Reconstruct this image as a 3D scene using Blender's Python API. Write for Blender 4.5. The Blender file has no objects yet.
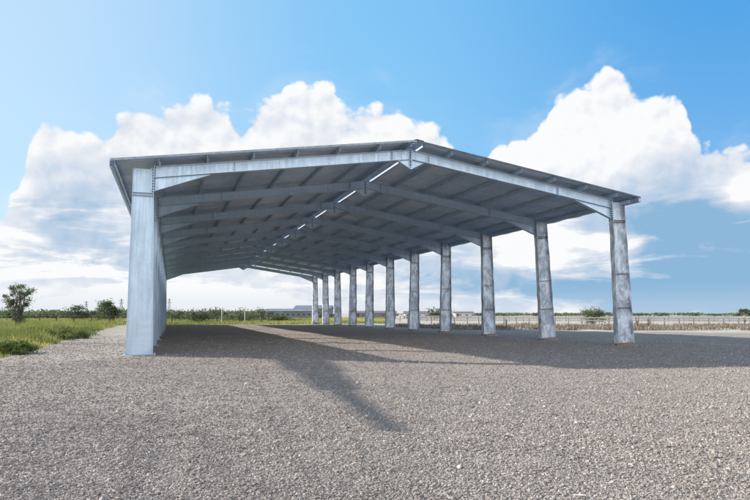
import bpy, math, random
import numpy as np
from mathutils import Vector, Matrix, noise as mnoise
random.seed(7); rng = np.random.default_rng(7)
SC = bpy.context.scene; COL = SC.collection
# ------------------------------------------------------------------ camera numbers
F, PITCH, YAW, CX, CY, CZ = 607.11, 0.104, 0.322, 1.596, -25.095, 1.6
W, BAY, H, R = 23.336, 6.788, 7.238, 8.98
HALF = W / 2; SL = (R - H) / HALF; NF = 11; LEN = BAY * 10

def at(px, depth, z=0.0):
    """world point at a photo column and a distance ahead of the camera"""
    k = (px - 375) / F
    yc = depth * (math.cos(PITCH) - math.sin(PITCH) * (-0.10)); xc = k * depth
    return Vector((CX + xc * math.cos(YAW) + yc * math.sin(YAW), CY - xc * math.sin(YAW) + yc * math.cos(YAW), z))

# ------------------------------------------------------------------ helpers
class MB:
    def __init__(s): s.v = []; s.f = []; s.dark = []
    def add(s, vs, fs):
        n = len(s.v); s.v += [tuple(v) for v in vs]; s.f += [tuple(i + n for i in f) for f in fs]
    def box(s, x0, x1, y0, y1, z0, z1):
        s.add([(x0,y0,z0),(x1,y0,z0),(x1,y1,z0),(x0,y1,z0),(x0,y0,z1),(x1,y0,z1),(x1,y1,z1),(x0,y1,z1)],
              [(0,3,2,1),(4,5,6,7),(0,1,5,4),(1,2,6,5),(2,3,7,6),(3,0,4,7)])
    def prism_y(s, pts, y0, y1):            # pts (x,z) polygon extruded in y
        n = len(pts)
        s.add([(p[0], y0, p[1]) for p in pts] + [(p[0], y1, p[1]) for p in pts],
              [tuple(range(n)), tuple(range(2*n-1, n-1, -1))] + [(i, i+n, (i+1) % n + n, (i+1) % n) for i in range(n)])
    def tube(s, a, b, r0, r1, n=6):
        a = Vector(a); b = Vector(b); d = (b - a)
        if d.length < 1e-6: return
        q = d.to_track_quat('Z', 'Y'); vs = []
        for p, r in ((a, r0), (b, r1)):
            for i in range(n):
                t = 2*math.pi*i/n; vs.append(p + q @ Vector((math.cos(t)*r, math.sin(t)*r, 0)))
        s.add(vs, [(i, (i+1) % n, (i+1) % n + n, i+n) for i in range(n)] + [tuple(range(n-1, -1, -1)), tuple(range(n, 2*n))])
    def build(s, name, mat, parent=None, smooth=False):
        m = bpy.data.meshes.new(name); m.from_pydata(s.v, [], s.f); m.update()
        if s.dark:
            for i in s.dark: m.polygons[i].material_index = 1
            o = link(name, m, mat, parent); m.materials.append(M['rust']); return o
        if smooth: m.polygons.foreach_set('use_smooth', [True]*len(m.polygons))
        return link(name, m, mat, parent)
def link(name, mesh, mat, parent=None):
    o = bpy.data.objects.new(name, mesh); COL.objects.link(o)
    if mat is not None: mesh.materials.append(mat)
    if parent is not None: o.parent = parent
    return o
def tag(o, label=None, cat=None, group=None, kind=None):
    if label: o['label'] = label
    if cat: o['category'] = cat
    if group: o['group'] = group
    if kind: o['kind'] = kind
    return o
def empty(name, loc, rz=0):
    o = bpy.data.objects.new(name, None); COL.objects.link(o); o.location = loc; o.rotation_euler = (0, 0, rz); o.empty_display_size = .3
    return o
def children(o): return [c for c in bpy.data.objects if c.parent == o]
def copy_tree(o, parent=None):
    c = o.copy(); COL.objects.link(c); c.parent = parent
    for ch in children(o): copy_tree(ch, c)
    return c
def npmesh(name, v, f, mat, parent=None, col=None):
    """fast mesh; v (n,3), f (m,k) all the same size"""
    v = np.asarray(v, np.float32); f = np.asarray(f, np.int32); k = f.shape[1]
    m = bpy.data.meshes.new(name); m.vertices.add(len(v)); m.vertices.foreach_set('co', v.ravel())
    m.loops.add(f.size); m.loops.foreach_set('vertex_index', f.ravel())
    m.polygons.add(len(f)); m.polygons.foreach_set('loop_start', np.arange(0, f.size, k, dtype=np.int32))
    m.polygons.foreach_set('loop_total', np.full(len(f), k, np.int32))
    if col is not None:
        a = m.attributes.new('tint', 'FLOAT', 'FACE'); a.data.foreach_set('value', np.asarray(col, np.float32))
    m.update(calc_edges=True); m.validate()
    return link(name, m, mat, parent)

# ------------------------------------------------------------------ materials
class NT:
    def __init__(s, tree): s.t = tree; s.n = tree.nodes; s.l = tree.links
    def new(s, ty, **kw):
        n = s.n.new(ty)
        for k, v in kw.items(): setattr(n, k, v)
        return n
    def put(s, sock, v):
        if hasattr(v, 'is_output') or isinstance(v, bpy.types.NodeSocket): s.l.new(v, sock)
        else: sock.default_value = v
    def math(s, op, a, b=0.0, c=None, clamp=False):
        n = s.new('ShaderNodeMath', operation=op, use_clamp=clamp); s.put(n.inputs[0], a); s.put(n.inputs[1], b)
        if c is not None: s.put(n.inputs[2], c)
        return n.outputs[0]
    def smooth(s, x, a, b, lo=0.0, hi=1.0):
        n = s.new('ShaderNodeMapRange', interpolation_type='SMOOTHSTEP'); s.put(n.inputs[0], x)
        n.inputs[1].default_value = a; n.inputs[2].default_value = b; n.inputs[3].default_value = lo; n.inputs[4].default_value = hi
        return n.outputs[0]
    def mix(s, f, a, b, mode='MIX'):
        n = s.new('ShaderNodeMix', data_type='RGBA', blend_type=mode); s.put(n.inputs[0], f)
        for i, c in ((6, a), (7, b)):
            s.put(n.inputs[i], (*c, 1) if isinstance(c, tuple) and len(c) == 3 else c)
        return n.outputs[2]
    def noise(s, vec, scale, detail=4, rough=.55, dist=0.0):
        n = s.new('ShaderNodeTexNoise'); s.put(n.inputs['Vector'], vec); n.inputs['Scale'].default_value = scale
        n.inputs['Detail'].default_value = detail; n.inputs['Roughness'].default_value = rough; n.inputs['Distortion'].default_value = dist
        return n.outputs['Fac']
    def voro(s, vec, scale, feature='F1', out='Distance', rand=1.0):
        n = s.new('ShaderNodeTexVoronoi', feature=feature); s.put(n.inputs['Vector'], vec); n.inputs['Scale'].default_value = scale
        n.inputs['Randomness'].default_value = rand
        return n.outputs[out]
    def mapping(s, vec, scale):
        n = s.new('ShaderNodeMapping'); s.put(n.inputs[0], vec); n.inputs['Scale'].default_value = scale; return n.outputs[0]
    def bump(s, h, dist, strength=1.0, normal=None):
        n = s.new('ShaderNodeBump'); n.inputs['Distance'].default_value = dist; n.inputs['Strength'].default_value = strength
        s.put(n.inputs['Height'], h)
        if normal is not None: s.put(n.inputs['Normal'], normal)
        return n.outputs[0]
def mat(name, rough=.7, metal=0.0):
    m = bpy.data.materials.new(name); m.use_nodes = True; t = NT(m.node_tree)
    b = m.node_tree.nodes['Principled BSDF']; b.inputs['Roughness'].default_value = rough; b.inputs['Metallic'].default_value = metal
    t.b = b; t.pos = t.new('ShaderNodeNewGeometry').outputs['Position']
    return m, t
def simple(name, c1, c2, scale=3.0, rough=.75, metal=0.0, bump=0.0):
    m, t = mat(name, rough, metal)
    n = t.noise(t.pos, scale, 5, .6); t.put(t.b.inputs['Base Color'], t.mix(t.smooth(n, .35, .65), c1, c2))
    if bump: t.put(t.b.inputs['Normal'], t.bump(n, bump))
    return m
def galv(name, base, dark, streak=.5, dent=.004, rough=.42, metal=.45):
    """galvanised steel: spangle, run-off streaks, dull patches, slight dents"""
    m, t = mat(name, rough, metal)
    sp = t.voro(t.pos, 28, out='Color'); spv = t.new('ShaderNodeSeparateColor'); t.put(spv.inputs[0], sp)
    st = t.noise(t.mapping(t.pos, (9, 9, .55)), 1.0, 5, .62)
    pt = t.noise(t.pos, .9, 4, .6)
    c = t.mix(t.math('MULTIPLY', t.smooth(st, .42, .72), streak), base, dark)
    c = t.mix(t.math('MULTIPLY', t.smooth(pt, .45, .7), .45), c, dark)
    c = t.mix(.10, c, t.mix(spv.outputs[0], (.25, .27, .3), (1, 1, 1)), 'OVERLAY')
    t.put(t.b.inputs['Base Color'], c)
    t.put(t.b.inputs['Roughness'], t.smooth(t.math('ADD', st, t.math('MULTIPLY', spv.outputs[1], .15)), .3, .8, rough - .08, rough + .2))
    t.put(t.b.inputs['Normal'], t.bump(t.noise(t.pos, 2.2, 3, .5), dent * 6, .6))
    return m
M = {}
def old_steel():
    m, t = mat('weathered_steel', .5, .3)
    p = t.mapping(t.pos, (1.6, 1.6, .8)); a = t.noise(p, 1.6, 5, .62, .4); b_ = t.noise(t.pos, 7, 5, .7); s_ = t.noise(t.mapping(t.pos, (11, 11, 1.2)), 1.0, 4, .6)
    c = t.mix(t.smooth(a, .36, .66), (.40, .43, .48), (.86, .92, .98))
    c = t.mix(t.smooth(b_, .55, .75, 0, .6), c, (.20, .205, .22)); c = t.mix(t.smooth(s_, .55, .72, 0, .4), c, (.30, .30, .31))
    c = t.mix(t.smooth(t.noise(t.mapping(t.pos, (1, 1, .5)), 3.4, 4, .6), .56, .64, 0, .8), c, (.88, .90, .93))
    t.put(t.b.inputs['Base Color'], c); t.put(t.b.inputs['Normal'], t.bump(t.math('ADD', a, t.math('MULTIPLY', b_, .3)), .06, .8)); return m
M['steel'] = galv('galvanised_steel', (.62, .73, .83), (.46, .56, .66), .35, .003, .34, .6); M['steel_shaded'] = galv('shaded_galvanised_steel', (.54, .65, .78), (.42, .51, .63), .5, .004, .45, .4)  # second one is the same steel, darkened to stand for shade inside the shed
M['steel_old'] = old_steel()
M['purlin'] = galv('purlin_steel', (.52, .63, .76), (.40, .48, .58))
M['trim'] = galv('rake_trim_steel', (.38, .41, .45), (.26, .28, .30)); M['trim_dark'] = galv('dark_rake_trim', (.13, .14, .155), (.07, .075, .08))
M['concrete'] = simple('footing_concrete', (.40, .25, .17), (.26, .17, .12), 14, .9, 0, .01)
M['rusty_concrete'] = simple('stained_concrete', (.34, .27, .22), (.26, .21, .18), 9, .9, 0, .01)
M['pale_concrete'] = simple('pale_concrete', (.50, .48, .45), (.36, .34, .32), 5, .9, 0, .01)
M['rust'] = simple('bolt_steel', (.16, .165, .17), (.10, .10, .105), 30, .5, .6)
def sheet_mat(name):
    m, t = mat(name, .5, .35)
    pv = t.mapping(t.pos, (1/1.83, 1/1.7, 0))
    cell = t.new('ShaderNodeTexWhiteNoise', noise_dimensions='2D')
    fl = t.new('ShaderNodeVectorMath', operation='FLOOR'); t.put(fl.inputs[0], t.mapping(t.pos, (.27, .93, 0))); t.put(cell.inputs['Vector'], fl.outputs[0])
    n1 = t.noise(t.mapping(t.pos, (.8, .35, 1)), 1.0, 4, .6); n2 = t.noise(t.pos, 3.5, 5, .65)
    c = t.mix(t.smooth(n1, .4, .62), (.56, .68, .83), (.68, .80, .95))
    c = t.mix(t.math('MULTIPLY', t.smooth(n2, .48, .7), .6), c, (.50, .56, .66))
    c = t.mix(t.math('MULTIPLY', t.smooth(cell.outputs[0], .72, .95), .6), c, (.86, .90, .95))
    t.put(t.b.inputs['Base Color'], c); t.put(t.b.inputs['Normal'], t.bump(n2, .01, .5))
    return m
M['sheet'] = sheet_mat('roof_sheet')
def gravel_mat(name, stones=False):
    m, t = mat(name, .9)
    if stones:
        r = t.new('ShaderNodeObjectInfo').outputs['Random']
        ra = t.new('ShaderNodeValToRGB'); t.put(ra.inputs[0], r); cr = ra.color_ramp
        cr.elements[0].position = 0; cr.elements[0].color = (.20, .168, .145, 1); cr.elements[1].position = 1; cr.elements[1].color = (.70, .635, .58, 1)
        for p, c in ((.18, (.315, .263, .224)), (.5, (.39, .328, .28)), (.72, (.445, .378, .322)), (.93, (.57, .50, .45))):
            e = cr.elements.new(p); e.color = (*c, 1)
        n = t.noise(t.pos, 90, 3, .6)
        c = t.mix(t.smooth(n, .3, .7, 0, .35), ra.outputs[0], (.32, .275, .24))
        big = t.noise(t.mapping(t.pos, (1, .45, 1)), .6, 5, .65); mid = t.noise(t.pos, 2.4, 4, .65)
        c = t.mix(t.smooth(big, .42, .62, 0, .30), c, (.26, .222, .192)); c = t.mix(t.smooth(mid, .5, .68, 0, .45), c, (.22, .19, .168))
        t.put(t.b.inputs['Base Color'], c)
        return m
    vc = t.new('ShaderNodeTexVoronoi'); t.put(vc.inputs['Vector'], t.pos); vc.inputs['Scale'].default_value = 42
    s = t.new('ShaderNodeSeparateColor'); t.put(s.inputs[0], vc.outputs['Color'])
    c = t.mix(t.smooth(s.outputs[0], 0, 1), (.265, .222, .188), (.48, .405, .345))
    c = t.mix(t.smooth(t.math('MULTIPLY', s.outputs[1], t.noise(t.pos, 9, 3)), .50, .62), c, (.70, .63, .57))
    big = t.noise(t.mapping(t.pos, (1, .35, 1)), .35, 5, .62); mid = t.noise(t.pos, 3.2, 5, .7)
    c = t.mix(t.smooth(big, .38, .64, 0, .42), c, (.28, .24, .21))
    c = t.mix(t.smooth(mid, .50, .68, 0, .55), c, (.25, .215, .19))
    c = t.mix(t.smooth(mid, .46, .28, 0, .35), c, (.53, .467, .415))
    t.put(t.b.inputs['Base Color'], c)
    b1 = t.bump(mid, .07, 1.0)
    b2 = t.bump(t.math('SUBTRACT', 1.0, vc.outputs['Distance']), .022, 1.0, b1)
    t.put(t.b.inputs['Normal'], b2)
    return m
M['gravel'] = gravel_mat('gravel'); M['stone'] = gravel_mat('gravel_stone', True)
def tint_mat(name, cols, rough=.8, trans=0.0):
    """leaf or blade colour picked per face from cols"""
    m, t = mat(name, rough)
    a = t.new('ShaderNodeAttribute', attribute_name='tint')
    ra = t.new('ShaderNodeValToRGB'); t.put(ra.inputs[0], a.outputs['Fac']); cr = ra.color_ramp
    cr.elements[0].color = (*cols[0], 1); cr.elements[1].color = (*cols[-1], 1)
    for i, c in enumerate(cols[1:-1]): e = cr.elements.new((i+1)/(len(cols)-1)); e.color = (*c, 1)
    t.put(t.b.inputs['Base Color'], ra.outputs[0])
    if trans:
        tr = t.new('ShaderNodeBsdfTranslucent'); t.put(tr.inputs[0], ra.outputs[0])
        mx = t.new('ShaderNodeMixShader'); mx.inputs[0].default_value = trans
        t.l.new(t.b.outputs[0], mx.inputs[1]); t.l.new(tr.outputs[0], mx.inputs[2])
        t.l.new(mx.outputs[0], m.node_tree.nodes['Material Output'].inputs['Surface'])
    return m
M['leaf'] = tint_mat('tree_leaves', [(.03, .045, .022), (.055, .08, .03), (.09, .115, .045)], .7, .3)
M['leaf_pale'] = tint_mat('scrub_leaves', [(.08, .11, .055), (.13, .165, .08), (.20, .22, .11)], .7, .3)
M['grass'] = tint_mat('grass_blades', [(.09, .125, .035), (.18, .215, .055), (.30, .305, .085), (.46, .40, .16)], .8, .4)
M['weed'] = tint_mat('weed_leaves', [(.08, .11, .03), (.13, .17, .045), (.22, .23, .07)], .8, .3)
M['dry'] = tint_mat('dry_scrub', [(.13, .10, .07), (.25, .19, .14), (.38, .32, .25), (.14, .14, .08)], .9, .2)
M['bark'] = simple('bark', (.12, .10, .085), (.07, .058, .05), 12, .9, 0, .02)
M['wood'] = simple('weathered_wood', (.36, .31, .26), (.22, .19, .16), 8, .85)
M['pale_wood'] = simple('pale_rail_paint', (.62, .58, .52), (.46, .42, .37), 4, .7)
M['dark_wood'] = simple('dark_post_wood', (.12, .10, .085), (.07, .06, .055), 8, .85)
M['wire'] = simple('fence_wire', (.35, .36, .37), (.25, .26, .27), 8, .5, .6)
M['far_wall'] = simple('far_grey_wall', (.24, .26, .27), (.18, .20, .20), .4, .8)
M['far_roof'] = simple('far_grey_roof', (.20, .22, .24), (.15, .165, .18), .5, .7)
M['far_roof2'] = simple('far_brown_roof', (.20, .17, .15), (.15, .13, .12), .5, .8)
M['far_white'] = simple('far_white_wall', (.80, .76, .70), (.68, .65, .60), .5, .8)
M['glass'] = simple('far_window_glass', (.05, .06, .07), (.08, .09, .10), 1, .2)
M['pole'] = simple('pole_grey', (.42, .43, .44), (.34, .35, .36), 3, .7)

# ------------------------------------------------------------------ ground
def rut(x, y):      # a pair of shallow wheel tracks curving out of the shed
    c = 4.5 + 2.2*math.sin(y*.07) ; r = 0
    for o_ in (-.85, .85):
        q = (x - c - o_)/.22; r -= .013*math.exp(-q*q); q2 = (abs(x - c - o_) - .36)/.14; r += .006*math.exp(-q2*q2)
    return r
def h2(x, y):
    return (mnoise.noise(Vector((x*.12, y*.12, 3.1))) * .05 + mnoise.noise(Vector((x*.5, y*.5, 9.7))) * .022 + mnoise.noise(Vector((x*1.7, y*1.7, 1.7))) * .016 + rut(x, y))
def xl(y): return -4.2 - .012*max(0, y) + .45*mnoise.noise(Vector((y*.25, 0, 5))) + .25*mnoise.noise(Vector((y*1.1, 2, 5)))
def xr(y):
    if y > 30: b = 27.5
    elif y > 12: b = 27.5 + (30-y)/18*20
    else: b = 47.5 + (12-y)*1.6
    return min(b, 80) + 1.2*mnoise.noise(Vector((y*.2, 7, 5)))
def field_mat():
    m, t = mat('field_earth', .95)
    sx = t.new('ShaderNodeSeparateXYZ'); t.put(sx.inputs[0], t.pos)
    n = t.noise(t.pos, .35, 6, .65); n2 = t.noise(t.pos, 2.5, 5, .7)
    green = t.mix(t.smooth(n, .35, .65), (.15, .17, .05), (.26, .25, .085))
    sand = t.mix(t.smooth(n, .38, .62), (.40, .35, .28), (.52, .47, .40))
    sand = t.mix(t.smooth(n2, .5, .7, 0, .6), sand, (.24, .20, .13))
    k = t.math('ADD', sx.outputs[0], t.math('MULTIPLY', sx.outputs[1], -.22))
    k = t.math('ADD', k, t.math('MULTIPLY', t.math('SUBTRACT', n, .5), 14))
    t.put(t.b.inputs['Base Color'], t.mix(t.smooth(k, 2, 9), green, sand))
    t.put(t.b.inputs['Normal'], t.bump(n2, .05, .6))
    return m
M['field'] = field_mat()
b = MB(); b.add([(-2500, -400, -.09), (2500, -400, -.09), (2500, 3200, -.09), (-2500, 3200, -.09)], [(0, 1, 2, 3)])
tag(b.build('ground', M['field']), kind='structure')
NX, NY = 300, 300; vs = []; ys = np.linspace(-45, 65, NY)
for j, y in enumerate(ys):
    a, c = xl(y), xr(y)
    for i in range(NX):
        s = (i/(NX-1))**1.35; x = a + (c-a)*s
        yy = y + (1.5*mnoise.noise(Vector((x*.15, 1, 2))) if j == NY-1 else 0)
        e = min(i, NX-1-i, NY-1-j)
        vs.append((x, yy, h2(x, y) * (0.3 if e == 0 else 1) - (.12 if e == 0 else 0)))
fs = [(j*NX+i, j*NX+i+1, (j+1)*NX+i+1, (j+1)*NX+i) for j in range(NY-1) for i in range(NX-1)]
g = npmesh('gravel_yard', vs, fs, M['gravel']); g.data.polygons.foreach_set('use_smooth', [True]*len(g.data.polygons)); tag(g, kind='structure')

# loose stones: points with size, turned into small deformed pebbles by a node group
def stone_points(n, d0, d1, s0, s1, spread):
    d = np.sqrt(rng.uniform(d0*d0, d1*d1, n)); a = rng.uniform(-spread, spread, n)
    th = YAW + a; x = CX + d*np.sin(th); y = CY + d*np.cos(th)
    s = s0 + (s1-s0)*rng.random(n)**2.4
    keep = rng.random(n) < np.clip((d1*1.02-d)/(d1*.35), 0, 1); x, y, s = x[keep], y[keep], s[keep]
    ok = np.array([xl(b_) + .25 < a_ for a_, b_ in zip(x, y)])
    return x[ok], y[ok], s[ok]
P = [stone_points(190000, 3.6, 8, .006, .019, .80), stone_points(120000, 7.3, 13, .007, .022, .72), stone_points(90000, 12, 24, .010, .026, .66), stone_points(60000, 20, 48, .016, .036, .62), stone_points(3500, 3.6, 14, .018, .036, .78), stone_points(500, 4, 26, .03, .055, .75)]
X = np.concatenate([p[0] for p in P]); Y = np.concatenate([p[1] for p in P]); S = np.concatenate([p[2] for p in P])
Z = np.array([h2(a, b_) for a, b_ in zip(X, Y)]) + S*.12
me = bpy.data.meshes.new('gravel_stones'); me.vertices.add(len(X)); me.vertices.foreach_set('co', np.stack([X, Y, Z], 1).astype(np.float32).ravel())
sa = me.attributes.new('size', 'FLOAT', 'POINT'); sa.data.foreach_set('value', S.astype(np.float32))
st = link('gravel_stones', me, M['stone']); tag(st, 'loose grey crushed stones scattered over the gravel yard', 'gravel', kind='stuff')
ng = bpy.data.node_groups.new('pebbles', 'GeometryNodeTree')
ng.interface.new_socket('Geometry', in_out='INPUT', socket_type='NodeSocketGeometry'); ng.interface.new_socket('Geometry', in_out='OUTPUT', socket_type='NodeSocketGeometry')
N = ng.nodes; L = ng.links; gi = N.new('NodeGroupInput'); go = N.new('NodeGroupOutput')
ico = N.new('GeometryNodeMeshIcoSphere'); ico.inputs['Radius'].default_value = 1; ico.inputs['Subdivisions'].default_value = 2
sp = N.new('GeometryNodeSetPosition'); wn = N.new('ShaderNodeTexNoise'); wn.inputs['Scale'].default_value = 1.1; wn.inputs['Detail'].default_value = 1
vm = N.new('ShaderNodeVectorMath'); vm.operation = 'SUBTRACT'; vm.inputs[1].default_value = (.5, .5, .5)
vm2 = N.new('ShaderNodeVectorMath'); vm2.operation = 'MULTIPLY'; vm2.inputs[1].default_value = (2.4, 2.4, 2.0)
L.new(ico.outputs[0], sp.inputs['Geometry']); L.new(wn.outputs['Color'], vm.inputs[0]); L.new(vm.outputs[0], vm2.inputs[0]); L.new(vm2.outputs[0], sp.inputs['Offset'])
sm = N.new('GeometryNodeSetMaterial'); sm.inputs['Material'].default_value = M['stone']; L.new(sp.outputs[0], sm.inputs[0])
ssm = N.new('GeometryNodeSetShadeSmooth'); ssm.inputs['Shade Smooth'].default_value = False; L.new(sm.outputs[0], ssm.inputs[0])
iop = N.new('GeometryNodeInstanceOnPoints'); L.new(gi.outputs[0], iop.inputs['Points']); L.new(ssm.outputs[0], iop.inputs['Instance'])
rv = N.new('FunctionNodeRandomValue'); rv.data_type = 'FLOAT_VECTOR'; rv.inputs[0].default_value = (-.5, -.5, 0); rv.inputs[1].default_value = (.5, .5, 6.283)
L.new(rv.outputs[0], iop.inputs['Rotation'])
rs = N.new('FunctionNodeRandomValue'); rs.data_type = 'FLOAT_VECTOR'; rs.inputs[0].default_value = (.7, .6, .35); rs.inputs[1].default_value = (1.3, 1.0, .75); rs.inputs['Seed'].default_value = 5
na = N.new('GeometryNodeInputNamedAttribute'); na.data_type = 'FLOAT'; na.inputs['Name'].default_value = 'size'
sc = N.new('ShaderNodeVectorMath'); sc.operation = 'SCALE'; L.new(rs.outputs[0], sc.inputs[0]); L.new(na.outputs[0], sc.inputs['Scale']); L.new(sc.outputs[0], iop.inputs['Scale'])
L.new(iop.outputs[0], go.inputs[0])
md = st.modifiers.new('pebbles', 'NODES'); md.node_group = ng

# ------------------------------------------------------------------ the steel shed
shed = empty('open_shed', (HALF, LEN/2, 0))
tag(shed, 'long open-sided galvanised steel portal frame shed standing on the gravel yard', 'shed')
off = Matrix.Translation((-HALF, -LEN/2, 0))
def part(o):    # meshes are written in world units, the shed's base is its centre
    o.location = Vector(o.location) + off.translation; return o
WB, WT, FL, TH = .98, .76, .30, .014       # web width at the foot and head, flange width, plate thickness
def rtop(u): return H + SL*min(u, W-u)
def column_mesh():
    b = MB(); z0, z1 = .03, H + .02; n = 26
    zs = [z0 + (z1-z0)*i/n for i in range(n+1)]
    wid = lambda z: WB + (WT-WB)*z/H
    # outer flange at x 0, web, inner flange at wid(z); outer face upright
    def plate(fx0, fx1, y0, y1):
        vs = []
        for z in zs: vs += [(fx0(z), y0, z), (fx1(z), y0, z), (fx1(z), y1, z), (fx0(z), y1, z)]
        fs = [(3, 2, 1, 0), tuple(4*n+i for i in range(4))]
        for k in range(n):
            for i in range(4): a = 4*k+i; c = 4*k+(i+1) % 4; fs.append((a, c, c+4, a+4))
        b.add(vs, fs)
    plate(lambda z: -.0, lambda z: TH, -FL/2, FL/2)
    plate(lambda z: TH+.0005, lambda z: wid(z)-TH-.0005, -.006, .006)
    plate(lambda z: wid(z)-TH, lambda z: wid(z), -FL/2, FL/2)
    return b
def stiff_mesh(zlist):
    b = MB()
    for z in zlist:
        w = WB + (WT-WB)*z/H
        b.box(TH+.002, w-TH-.002, -FL/2+.02, FL/2-.02, z-.007, z+.007)
    return b
def bolts(b, x, zs, ys, ax, s=.026):
    n0 = len(b.f)
    for z in zs:
        for y in ys: b.tube((x, y, z), (x+ax*.045, y, z), s, s, 6)
    b.dark += list(range(n0, len(b.f)))
def base_mesh():
    b = MB(); b.box(-.10, WB+.10, -.24, .24, .0, .028)
    for x in (-.05, WB+.05):
        for y in (-.18, .18): b.tube((x, y, .02), (x, y, .075), .02, .02, 6)
    return b
def footing_mesh():
    b = MB(); n = 22; vs = []
    for zz, k in ((-.25, 1.0), (.11, .9), (.135, .8)):
        for i in range(n):
            t = 2*math.pi*i/n; r = (abs(math.cos(t))**4+abs(math.sin(t))**4)**-.25
            vs.append((WB/2 + .68*k*r*math.cos(t)+random.uniform(-.03, .03), .40*k*r*math.sin(t)+random.uniform(-.03, .03), zz-.105+random.uniform(-.006, .006)))
    fs = [tuple(2*n+i for i in range(n))] + [(r*n+i, r*n+(i+1) % n, (r+1)*n+(i+1) % n, (r+1)*n+i) for r in range(2) for i in range(n)]
    b.add(vs, fs); return b
def rafter_mesh():       # left hand: from end plate to the ridge, y centred
    b = MB(); x0, x1 = WT+.022, HALF-.014; D = .44; fl = FL/2-.02
    t0, t1 = rtop(x0), rtop(x1)
    b.prism_y([(x0, t0), (x1, t1), (x1, t1-TH), (x0, t0-TH)], -fl, fl)
    b.prism_y([(x0, t0-TH-.001), (x1, t1-TH-.001), (x1, t1-D+TH+.001), (x0, t0-D+TH+.001)], -.006, .006)
    b.prism_y([(x0, t0-D+TH), (x1, t1-D+TH), (x1, t1-D), (x0, t0-D)], -fl, fl)
    # web stiffeners and a splice plate
    for u in (3.9, HALF-.9):
        t = rtop(u); b.box(u-.007, u+.007, -fl+.01, -.008, t-D+TH+.003, t-TH-.003); b.box(u-.007, u+.007, .008, fl-.01, t-D+TH+.003, t-TH-.003)
    return b
def haunch_mesh():
    b = MB(); x0, x1 = WT+.022, WT+2.15; D = .44; fl = FL/2-.05
    a0, a1 = rtop(x0)-D-.012, rtop(x1)-D-.012; dz = .52
    b.prism_y([(x0, a0), (x1, a1), (x1, a1-.02), (x0, a0-dz)], -.006, .006)
    b.prism_y([(x0, a0-dz-.001), (x1, a1-.021), (x1, a1-.035), (x0, a0-dz-.015)], -fl, fl)
    return b
def endplate_mesh():
    b = MB(); x0 = WT+.002; z0, z1 = H-.98, H+.16; b.box(x0, x0+.018, -.17, .17, z0, z1)
    zs = [z0+.08+.108*i for i in range(10)]
    bolts(b, x0, zs, (-.125, .11), -1); bolts(b, x0+.018, zs, (-.11, .11), 1)
    b.prism_y([(x0-.16, H+.03), (x0+.16, H+.06), (x0+.01, H+.15)], -.02, .02)
    return b
def apex_mesh():
    b = MB(); t = R; b.box(HALF-.013, HALF-.001, -.14, .14, t-.80, t+.03); b.box(HALF+.001, HALF+.013, -.14, .14, t-.80, t+.03)
    d = .45; k = SL
    for s in (-1, 1):
        pts = [(HALF+s*.014, t-d), (HALF+s*.62, t-d-k*.62), (HALF+s*.014, t-.88)]
        if s < 0: pts = pts[::-1]
        b.prism_y(pts, -.007, .007)
        pts = [(HALF+s*.014, t-.881), (HALF+s*.62, t-d-k*.62-.001), (HALF+s*.63, t-d-k*.62-.013), (HALF+s*.014, t-.897)]
        if s < 0: pts = pts[::-1]
        b.prism_y(pts, -.09, .09)
        bolts(b, HALF+s*.013, [t-.12, t-.24, t-.36, t-.56, t-.68], (-.08, .08), s, .02)
    return b
def at_part(o, x, y, mirror=False, parent=None):
    o.location = (x, y, 0)
    return o
protos = {}
for side in ('left', 'right'):
    steel = M['steel'] if side == 'left' else M['steel_old']
    sx = 1 if side == 'left' else -1; ox = 0 if side == 'left' else W
    def mirrored(b):
        if sx < 0: b.v = [(-x, y, z) for x, y, z in b.v]; b.f = [f[::-1] for f in b.f]
        return b
    c = mirrored(column_mesh())
    if sx < 0:      # knocked about flanges on this row
        b_ = c; b_.v = [(x*(1+.05*mnoise.noise(Vector((7, 2, z*2.1)))) + .03*mnoise.noise(Vector((3+x, 1, z*1.5))), y + .035*mnoise.noise(Vector((x*2, y*2, z*1.4))), z) for x, y, z in b_.v]
    c = c.build('column', steel, shed)
    for zz in ([H-1.02, H-.93, 3.6, 1.9] if sx < 0 else [H-1.05, H-.95]):
        mirrored(stiff_mesh([zz])).build('stiffener', M['rust'] if sx < 0 else M['purlin'], c)
    mirrored(base_mesh()).build('base_plate', steel, c)
    fb = footing_mesh()
    if sx < 0: fb.v = [(x*.86+.06, y, z+.13) for x, y, z in fb.v]
    mirrored(fb).build('footing', M['rusty_concrete'] if sx < 0 else M['pale_concrete'], c)
    mirrored(endplate_mesh()).build('end_plate', M['steel'], c)
    r = mirrored(rafter_mesh()).build('rafter', M['steel'], shed)
    mirrored(haunch_mesh()).build('haunch', M['steel'], r)
    protos[side] = (c, r, ox)
apex0 = apex_mesh().build('ridge_gusset', M['steel'], shed)
lean = {0: 1.9, 1: 3.1, 2: 1.3, 3: -.3, 4: -.5, 5: .7, 6: .2, 7: .5}
darker = {}  # inner rafter and haunch meshes, shade put into their steel colour
def shaded_copy(o_):
    n_ = o_.data.name; m_ = o_.data.copy(); m_.materials.clear(); m_.materials.append(M['steel_shaded']); darker[n_] = m_; return m_
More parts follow.
